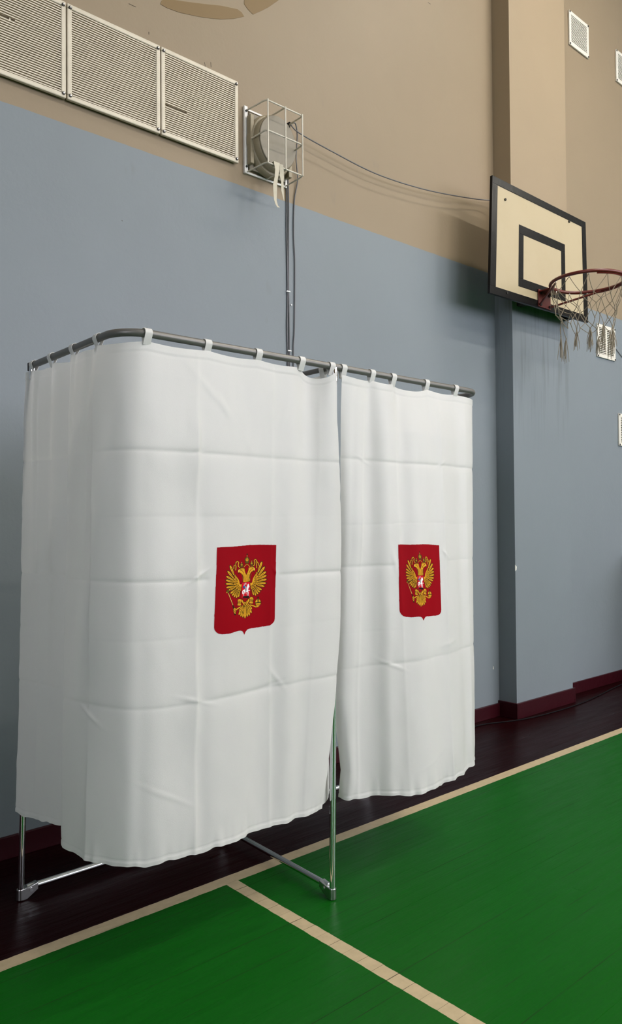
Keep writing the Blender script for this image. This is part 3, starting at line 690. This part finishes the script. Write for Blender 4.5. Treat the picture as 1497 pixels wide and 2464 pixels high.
RIGHT = [(2.036,2.118,2.046,2.172),(2.085,2.116,2.052,2.122),(2.150,2.124,2.114,2.112),(2.220,2.118,2.184,2.092),(2.285,2.126,2.216,2.040),(2.360,2.122,2.288,1.994),(2.460,2.126,2.386,1.988),
         (2.545,2.122,2.480,2.000),(2.625,2.125,2.556,2.003),(2.730,2.127,2.680,2.034),(2.840,2.129,2.775,2.068),(2.905,2.156,2.846,2.126),(2.935,2.22,2.876,2.22),(2.94,2.35,2.89,2.36),(2.94,2.55,2.90,2.55),(2.94,2.72,2.91,2.72),(2.94,2.845,2.92,2.85)]
HEM_R = .345
el = lambda z: np.interp(z, [.345, .45, .60, .73, 1.0, 1.3, 1.6, 1.95], [-.004, .012, -.012, -.030, -.018, .002, .002, 0])
ZTOP_R = 1.971
CR = Curtain(RIGHT, HEM_R, ZTOP_R, 21, edge_l=el)
ki = lambda k: float(np.interp(k/16, CR._t, CR._L))
CR.vcrease = [(ki(2.15), -.03, .010, .05, .018), (ki(7.75), .0, .011, .016, .06), (ki(4.6), .02, .005, .05, .02), (ki(9.6), .0, .006, .05, .018), (ki(14), 0, .005, .04, .04)]
CR.hcrease = [(1.650, -.0036, .013, -.004), (1.232, -.0032, .013, .01), (.845, -.0026, .014, .02), (1.40, -.0012, .010, 0), (.985, -.0008, .01, 0)]
CR.pleats = [(ki(1.2), 0, -.010, .04, .5), (ki(3.2), 0, .012, .05, .4), (ki(4.4), .02, -.012, .05, .4), (ki(5.6), .03, .008, .05, .5), (ki(4.0), 0, .014, .05, -1.2), (ki(5.0), .02, -.014, .04, -1.2), (ki(6.2), 0, .008, .05, -1.5), (ki(9.0), .02, -.010, .04, .4), (ki(2.6), .0, -.010, .035, -1.4), (ki(1.8), -.04, .010, .025, .6)]
CR.pinch = [(ki(2.1), 1.65, .008, .03, .006, -.4), (ki(7.7), 1.65, .008, .03, .006, .5), (ki(7.8), 1.27, .010, .03, .007, -.7), (ki(4.4), 1.24, .010, .012, .05, .3), (ki(4.1), .845, .010, .05, .007, -.4), (ki(7.9), .90, .008, .05, .010, .15), (ki(6.5), .46, .004, .10, .010, .3), (ki(2.0), .86, .006, .02, .03, .5)]
_q = np.linspace(0, CR.len, 900); _X = CR(_q, 0*_q+1.2)[:, 0]; _k = int(np.argmax(_X))
CR.calm = [tuple(np.interp((2.285, 2.575), _X[:_k], _q[:_k]))+(1.0, 1.34)]
cr_root = empty('booth_curtain', (2.4, 2.1, HEM_R), 'narrower white satin curtain on the right half of the voting booth, emblem printed', 'curtain', 'curtains of the voting booth')
tabs_R = [2.048, 2.206, 2.330, 2.539, 2.738]; tabs_side_R = [2.38, 2.60, 2.808]
sr = [s_top(CR, (x, RYF)) for x in tabs_R]+[s_top(CR, (RX1, y)) for y in tabs_side_R]
CR.sags = [(a, b, g) for a, b, g in zip(sr, sr[1:], (.005, .008, .018, .007, .006, .012, .012))]
CR.mesh('cloth', cr_root)
for x in tabs_R: tab(cr_root, x, RYF, 0, ZTOP_R)
for y in tabs_side_R: tab(cr_root, RX1, y, math.pi/2, ZTOP_R)
DIV = [(1.994,2.160,1.915,2.124),(2.002,2.185,1.960,2.146),(2.006,2.23,2.000,2.172),(2.005,2.29,2.016,2.23),(2.002,2.36,2.014,2.32),(2.008,2.44,2.000,2.44),(2.002,2.55,1.992,2.55),(2.009,2.66,2.012,2.66),(2.003,2.76,1.998,2.76),(2.006,2.825,2.006,2.84)]
CD = Curtain(DIV, .36, ZTOP, 41, flip=-1)
CD.hcrease = [(1.64, -.005, .028, 0), (1.23, -.005, .028, 0), (.84, -.005, .03, 0)]
cd_root = empty('booth_curtain', (2.0, 2.5, .36), 'plain white divider curtain inside the booth, just a sliver behind the middle post', 'curtain', 'curtains of the voting booth')
CD.mesh('cloth', cd_root, .009, .009)
for y in (2.19, 2.40, 2.61, 2.80): tab(cd_root, 2.006, y, math.pi/2, ZTOP)

# ------------------------------------------------------------------ printed emblem
CW, CH = 750, 985           # drawing canvas, half the size of the study it was drawn from
IMG = np.zeros((CH, CW, 3)); RED = lin((138, 0, 15)); GOLD = lin((212, 154, 36)); DARK = lin((34, 30, 12)); OLIVE = lin((92, 78, 24)); PALE = lin((235, 190, 90))
IMG[:] = RED
YY, XX = np.mgrid[0:CH, 0:CW]; XX = XX*2.+1; YY = YY*2.+1
def inpoly(px, py, poly):
    ins = np.zeros(px.shape, bool); n = len(poly)
    for i in range(n):
        (x0, y0), (x1, y1) = poly[i], poly[(i+1) % n]
        if y0 == y1: continue
        c = ((y0 > py) != (y1 > py)) & (px < (x1-x0)*(py-y0)/(y1-y0)+x0); ins ^= c
    return ins
def window(pts, pad):
    xs = [p[0] for p in pts]; ys = [p[1] for p in pts]
    return slice(max(int((min(ys)-pad)/2), 0), min(int((max(ys)+pad)/2)+2, CH)), slice(max(int((min(xs)-pad)/2), 0), min(int((max(xs)+pad)/2)+2, CW))
def smoothpoly(poly, it=2):
    for _ in range(it):
        q = []
        for i in range(len(poly)):
            a, b = np.array(poly[i]), np.array(poly[(i+1) % len(poly)]); q += [tuple(.75*a+.25*b), tuple(.25*a+.75*b)]
        poly = q
    return poly
def fill(poly, col, sm=0):
    if sm: poly = smoothpoly(poly, sm)
    W = window(poly, 4); m = inpoly(XX[W], YY[W], poly); IMG[W][m] = col
def stroke(pts, w, col):
    W = window(pts, max(w if hasattr(w, '__len__') else [w])+6); x, y = XX[W], YY[W]; m = np.zeros(x.shape, bool); n = len(pts)
    ws = w if hasattr(w, '__len__') else [w]*n
    for i in range(n-1):
        (x0, y0), (x1, y1) = pts[i], pts[i+1]; dx, dy = x1-x0, y1-y0; L = dx*dx+dy*dy+1e-9
        u = np.clip(((x-x0)*dx+(y-y0)*dy)/L, 0, 1); dd = np.hypot(x-x0-u*dx, y-y0-u*dy); m |= dd < (ws[i]*(1-u)+ws[i+1]*u)/2
    IMG[W][m] = col
def outlined(poly, col=GOLD, sm=1, o=13):
    o = o*1.35
    p = smoothpoly(poly, sm) if sm else poly; stroke(p+[p[0]], o, DARK); fill(p, col)
def ellipse(cx, cy, rx_, ry_): return [(cx+rx_*math.cos(a), cy+ry_*math.sin(a)) for a in np.linspace(0, 2*math.pi, 24, endpoint=False)]
def feather(base, tip, w, col=GOLD, o=18, vein=True):
    w = w*.88; o = o*1.25
    b, t_ = np.array(base, float), np.array(tip, float); d = t_-b; L = np.hypot(*d); d /= L; n = np.array((-d[1], d[0]))
    prof = [(0, .45), (.25, .75), (.55, 1), (.78, .95), (.92, .6), (1, .08)]
    p = [tuple(b+d*L*u+n*w*.5*k) for u, k in prof]+[tuple(b+d*L*u-n*w*.5*k) for u, k in prof[::-1]]
    stroke(p+[p[0]], o, DARK); fill(p, col)
    if vein: stroke([tuple(b+d*L*.15), tuple(b+d*L*.72)], 7, DARK)
mir = lambda p: (1450-p[0], p[1]-.11*(1450-2*p[0]))
PRIM = [((480,735),(405,552),46),((472,795),(356,655),44),((472,835),(333,755),42),((474,870),(324,828),40),((480,908),(322,900),40),((490,940),(333,972),40),((505,965),(362,1030),38),((530,995),(412,1082),38),
        ((545,1010),(445,1122),36),((560,1020),(482,1152),36),((580,1030),(525,1170),34),((600,1030),(570,1148),32)]
COV = [((548,835),(497,728),40),((545,850),(478,800),36),((545,875),(466,852),34),((552,905),(472,908),34),((565,930),(490,955),34),((582,950),(522,992),32),((602,965),(560,1020),30),((622,965),(602,1030),30)]
COV2 = [((585,860),(545,800),28),((580,880),(528,842),28),((582,905),(528,885),26),((592,922),(540,922),26),((605,935),(565,955),24),((620,945),(592,975),24)]
SHO = [(505,735),(540,775),(572,815),(592,860),(600,915),(640,900),(640,955),(610,958),(580,935),(562,890),(555,840),(530,790)]
for flipf in (lambda p: p, mir):
    for b, t_, w_ in PRIM: feather(flipf(b), flipf(t_), w_)
    for b, t_, w_ in COV: feather(flipf(b), flipf(t_), w_, o=10)
    for b, t_, w_ in COV2: feather(flipf(b), flipf(t_), w_, o=9, vein=False)
    outlined([flipf(p) for p in SHO], GOLD, 1, 10)
# sceptre and orb, legs and tail
stroke([(365, 1050), (462, 1315), (500, 1478)], [20, 24, 40], DARK); stroke([(372, 1075), (458, 1300)], 9, PALE)
outlined(ellipse(362, 1040, 24, 26), OLIVE, 0, 12); outlined(ellipse(395, 1012, 14, 14), GOLD, 0, 10); outlined(ellipse(345, 1062, 10, 12), GOLD, 0, 8)
outlined([(468, 1365), (500, 1345), (520, 1400), (510, 1460), (500, 1475), (470, 1420)], GOLD, 1, 14); stroke([(480, 1390), (505, 1450)], 9, DARK)
stroke([(618, 1335), (560, 1365), (520, 1395)], 34, DARK); stroke([(612, 1337), (560, 1364), (522, 1392)], 20, GOLD)
outlined(ellipse(494, 1388, 24, 28), GOLD, 0, 10); stroke([(482, 1370), (486, 1405)], 6, DARK); stroke([(500, 1372), (504, 1405)], 6, DARK)
stroke([(812, 1300), (870, 1316), (935, 1345)], 34, DARK); stroke([(815, 1302), (870, 1317), (932, 1342)], 20, GOLD)
outlined(ellipse(968, 1255, 53, 62), GOLD, 0, 14); outlined([(925, 1300), (1010, 1290), (985, 1330), (950, 1348), (930, 1335)], GOLD, 1, 8)
stroke([(916, 1265), (1020, 1252)], 20, DARK); stroke([(970, 1150), (968, 1250)], 22, DARK); stroke([(950, 1165), (990, 1160)], 10, DARK); stroke([(970, 1170), (968, 1245)], 7, OLIVE); stroke([(922, 1265), (1014, 1254)], 5, OLIVE)
for xx in (935, 960, 985): stroke([(xx, 1300), (xx+12, 1325)], 8, DARK)
for b, t_, w_ in (((690,1290),(580,1425),44),((760,1280),(842,1385),44),((690,1310),(572,1490),50),((695,1310),(612,1520),44),((745,1300),(835,1455),50),((735,1310),(795,1505),46),((700,1310),(652,1540),40),((722,1310),(750,1530),40),((708,1300),(700,1558),48)): feather(b, t_, w_, o=13)
outlined([(600, 1195), (640, 1195), (705, 1270), (765, 1190), (815, 1180), (790, 1225), (740, 1290), (712, 1330), (680, 1300), (630, 1230)], GOLD, 1, 12); stroke([(660, 1215), (706, 1310), (760, 1205)], 9, DARK); stroke([(709, 1240), (709, 1300)], 9, DARK)
for (hx, hy) in ((590, 1250), (832, 1212)):
    outlined([(hx-35, hy-55), (hx+25, hy-65), (hx+45, hy-20), (hx+25, hy+20), (hx+40, hy+60), (hx, hy+62), (hx-45, hy+58), (hx-30, hy+10)], GOLD, 1, 12)
    for k in range(4): stroke([(hx-25+18*k, hy-35+10*(k % 2)), (hx-28+17*k, hy+35)], 7, DARK)
    for k in range(3): stroke([(hx-20+20*k, hy-5), (hx-8+20*k, hy+5)], 6, DARK)
# necks and heads
outlined([(658, 862), (676, 800), (664, 745), (642, 712), (612, 690), (585, 678), (568, 690), (556, 655), (585, 622), (625, 606), (694, 602), (696, 645), (712, 695), (735, 735), (758, 690), (778, 640), (782, 588), (850, 572), (892, 588), (908, 625), (900, 655), (882, 640), (858, 660), (826, 678), (806, 715), (796, 760), (808, 852), (735, 868)], GOLD, 1, 13)
for k in range(9):
    x0 = 668+k*17; stroke([(x0, 850), (x0+(4-k)*-2.2, 790), (x0+(k-4)*6+(-10 if k < 4 else 10), 715)], 6, DARK if k % 2 else OLIVE)
stroke([(610, 640), (640, 645), (660, 665), (680, 700)], 9, DARK); stroke([(868, 612), (835, 622), (812, 645), (790, 690)], 9, DARK)
stroke([(605, 622), (640, 618), (685, 615)], 8, DARK); stroke([(795, 600), (840, 592), (875, 602)], 8, DARK)
stroke([(575, 640), (572, 668)], 14, PALE); stroke([(895, 605), (902, 635)], 14, PALE); stroke([(560, 715), (590, 695)], 9, DARK); stroke([(898, 678), (868, 662)], 9, DARK)
# crowns and ribbons
for P_ in ([(735, 530), (705, 560), (685, 580)], [(755, 530), (785, 556), (800, 575)]): stroke(P_, 20, DARK); stroke(P_, 9, GOLD)
for P_ in ([(600, 592), (572, 575), (566, 540), (578, 500), (556, 474), (528, 488), (512, 535), (482, 560), (476, 612)], [(512, 535), (522, 580), (512, 640)], [(876, 560), (902, 540), (898, 490), (892, 460), (915, 438), (940, 452), (955, 490), (972, 505), (980, 550)], [(930, 480), (938, 540), (945, 598)]):
    stroke(P_, 30, DARK); stroke(P_, 13, GOLD)
def crown(cx, cy, rx_, ry_):
    stroke([(cx, cy-ry_*2.35), (cx, cy-ry_)], rx_*.42, DARK); stroke([(cx, cy-ry_*1.75), (cx, cy-ry_*1.1)], rx_*.17, PALE); stroke([(cx-rx_*.25, cy-ry_*2.1), (cx+rx_*.25, cy-ry_*2.1)], rx_*.2, DARK)
    outlined(ellipse(cx, cy, rx_, ry_), OLIVE, 0, 11); stroke([(cx, cy-ry_*.75), (cx, cy+ry_*.6)], rx_*.35, GOLD); stroke([(cx-rx_*.5, cy-ry_*.2), (cx-rx_*.4, cy+ry_*.5)], rx_*.16, GOLD); stroke([(cx+rx_*.5, cy-ry_*.2), (cx+rx_*.4, cy+ry_*.5)], rx_*.16, GOLD)
    outlined([(cx-rx_*.85, cy+ry_*.75), (cx+rx_*.85, cy+ry_*.75), (cx+rx_*.75, cy+ry_*1.35), (cx-rx_*.75, cy+ry_*1.35)], OLIVE, 0, 9)
crown(745, 445, 46, 46); crown(635, 540, 27, 29); crown(843, 515, 27, 29)
# breast shield with rider
outlined([(642, 878), (806, 858), (808, 1150), (775, 1160), (735, 1182), (690, 1170), (634, 1172)], lin((196, 12, 32)), 0, 11)
WH = lin((232, 232, 232)); GR = lin((150, 150, 155))
fill([(668, 1018), (700, 1000), (745, 1005), (775, 1018), (764, 1052), (722, 1058), (684, 1050)], WH, 1)
fill([(735, 1005), (748, 940), (762, 905), (776, 893), (792, 930), (797, 962), (776, 972), (772, 1015)], WH, 1)
for P_, w_ in (([(672, 1020), (655, 1050), (657, 1088)], 14), ([(695, 1040), (672, 1085), (676, 1128)], 14), ([(712, 1045), (700, 1080)], 12), ([(762, 1040), (772, 1062), (768, 1125)], 12), ([(752, 1040), (742, 1085), (750, 1120)], 10), ([(768, 1030), (800, 1026)], 11)): stroke(P_, w_, WH)
fill([(700, 950), (732, 940), (742, 1000), (735, 1040), (712, 1045), (708, 1000)], GR, 1); stroke([(715, 1000), (722, 1060)], 9, lin((70, 70, 80)))
fill([(662, 950), (690, 920), (712, 935), (706, 970), (688, 988), (664, 976)], lin((40, 70, 130)), 1); stroke([(722, 890), (718, 915)], 22, lin((210, 180, 175))); stroke([(690, 900), (688, 940)], 7, WH); stroke([(707, 905), (716, 930)], 8, DARK)
fill([(648, 1148), (690, 1128), (730, 1135), (765, 1118), (800, 1140), (792, 1164), (735, 1176), (690, 1166), (655, 1165)], lin((18, 18, 16)), 1)
for xx in (670, 700, 745, 775): stroke([(xx, 1095), (xx+4, 1150)], 6, lin((90, 8, 18)))
# soften to half a millimetre
for _ in range(1): IMG = (IMG + np.roll(IMG, 1, 0) + np.roll(IMG, 1, 1) + np.roll(np.roll(IMG, 1, 0), 1, 1))/4
OUT = [(170,215),(480,197),(640,182),(800,167),(1000,161),(1297,165),(1290,700),(1280,1100),(1270,1560),(1262,1610),(1230,1660),(1180,1695),(1100,1715),(900,1745),(790,1760),(750,1775),(715,1815),(695,1860),(687,1888),(680,1860),(665,1825),(645,1800),(610,1793),(560,1800),(400,1850),(270,1865),(200,1855),(150,1820),(120,1770),(113,1720),(120,1500),(135,1100),(155,700)]
CORN = [(170,215),(1297,165),(1267,1681),(113,1894)]           # TL TR BR BL of the print in the study
def homography(src, dst):
    A = []; b = []
    for (x, y), (u, v) in zip(src, dst): A += [[x, y, 1, 0, 0, 0, -u*x, -u*y], [0, 0, 0, x, y, 1, -v*x, -v*y]]; b += [u, v]
    return np.append(np.linalg.solve(np.array(A, float), np.array(b, float)), 1).reshape(3, 3)
H_ = homography([(0, 0), (1, 0), (1, 1), (0, 1)], CORN)
def cloth_point(cur, px, py):
    """(arclength, height) where the sight line through a photograph pixel meets the cloth"""
    x1, z1 = wallpt(px, py, 1.0); q = np.linspace(0, cur.len, 1200); z = CAMZ+(z1-CAMZ)*2.08
    for _ in range(6):
        P = cur(q, 0*q+z); g = P[:, 0]/P[:, 1]-x1; front = P[:, 1] < 2.16
        k = np.argmin(np.where(front, abs(g), 9)); z = CAMZ+(z1-CAMZ)*P[k, 1]
    return q[k], z
def emblem(cur, root, corners, label, warp=None):
    nu, nv = 350, 440; U, V = np.meshgrid(np.linspace(-.005, 1.005, nu), np.linspace(-.02, 1.05, nv), indexing='ij')
    uu = U if warp is None else warp(U)
    q = np.stack([uu, V, np.ones_like(U)], -1) @ H_.T; cxp = q[..., 0]/q[..., 2]; cyp = q[..., 1]/q[..., 2]
    keep = inpoly(cxp if warp is None else (np.stack([U, V, np.ones_like(U)], -1) @ H_.T)[..., 0]/(np.stack([U, V, np.ones_like(U)], -1) @ H_.T)[..., 2], cyp, OUT)
    xi = np.clip(cxp/2, 0, CW-1).astype(int); yi = np.clip(cyp/2, 0, CH-1).astype(int); C = IMG[yi, xi]
    K = np.array([cloth_point(cur, px, py) for px, py in corners])
    S = (K[0, 0]*(1-U)+K[1, 0]*U)*(1-V)+(K[3, 0]*(1-U)+K[2, 0]*U)*V; Z = (K[0, 1]*(1-U)+K[1, 1]*U)*(1-V)+(K[3, 1]*(1-U)+K[2, 1]*U)*V
    P = cur(S, Z, .0008).reshape(-1, 3); idx = np.arange(nu*nv).reshape(nu, nv)
    F = np.stack([idx[:-1, :-1], idx[1:, :-1], idx[1:, 1:], idx[:-1, 1:]], -1).reshape(-1, 4)
    kf = keep.ravel(); F = F[(kf[F].sum(1) >= 3)]
    used = np.unique(F); re = np.full(nu*nv, -1); re[used] = np.arange(len(used))
    o = npmesh('printed_emblem', P[used], re[F], M_PRINT, root); o['label'] = label
    ca = o.data.color_attributes.new('print', 'FLOAT_COLOR', 'POINT'); ca.data.foreach_set('color', np.c_[C.reshape(-1, 3)[used], np.ones(len(used))].astype(np.float32).ravel())
emblem(CL, cl_root, [(521.5, 1317), (664.5, 1311), (661, 1503), (514.5, 1530)], 'red shield print with golden double-headed eagle')
wp = lambda u: np.interp(u, [-.01, 0, .08, .166, .30, .44, .64, .834, .93, 1, 1.01], [-.01, 0, .075, .157, .325, .5, .68, .85, .94, 1, 1.01])
emblem(CR, cr_root, [(958, 1310), (1056.5, 1312), (1062, 1480), (962, 1485)], 'red shield print with golden double-headed eagle', wp)

# ------------------------------------------------------------------ ceiling lamps (above the frame)
LAMPS = [(5.2, 1.25, 'ceiling lamp closest to the back wall, above the backboard')]
for row, yy_, xs2 in (('middle', -1.6, (2.0, 4.6, 7.2, 9.8)), ('far', -4.2, (3.3, 5.9, 8.5))):
    for k, xx_ in enumerate(xs2): LAMPS.append((xx_, yy_, '%s ceiling lamp from the left in the %s row of the gym' % (('first', 'second', 'third', 'fourth')[k], row)))
for x, y, lamp_label in LAMPS:
    if True:
        L = empty('ceiling_lamp', (x, y, ZC), lamp_label, 'lamp', 'gym ceiling lamps')
        MB().box(x-.62, x+.62, y-.10, y+.10, ZC-.09, ZC-.002).build('housing', M_STEELW, L, bevel=.005)
        MB().box(x-.60, x+.60, y-.085, y+.085, ZC-.105, ZC-.091).build('diffuser', M_LAMP, L)

# unseen dark cupboard added beyond the right edge to cast soft shade on the wall
cb = empty('shading_cupboard', (7.6, 3.0, 0), 'unseen dark wooden cupboard added beyond the right edge to shade the wall', 'cupboard')
MB().box(6.68, 8.2, 2.30, YB-bt-.002, .08, 1.08).build('body', M_WOOD, cb, bevel=.006)
MB().box(6.66, 8.22, 2.28, YB-bt-.002, 1.08, 1.12).build('top', M_WOOD, cb, bevel=.004)
MB().box(6.72, 8.16, 2.36, YB-.05, 0, .08).build('plinth', M_BLACKP, cb)
for k in range(2):
    d_ = MB().box(6.70+k*.745, 7.435+k*.745, 2.28, 2.299, .10, 1.06).build('door', M_WOOD, cb, bevel=.004)
    MB().cyl((7.37+k*.13, 2.28, .7), (7.37+k*.13, 2.255, .7), .014, 14).build('knob', M_ZINC, d_)
bpy.context.view_layer.update()
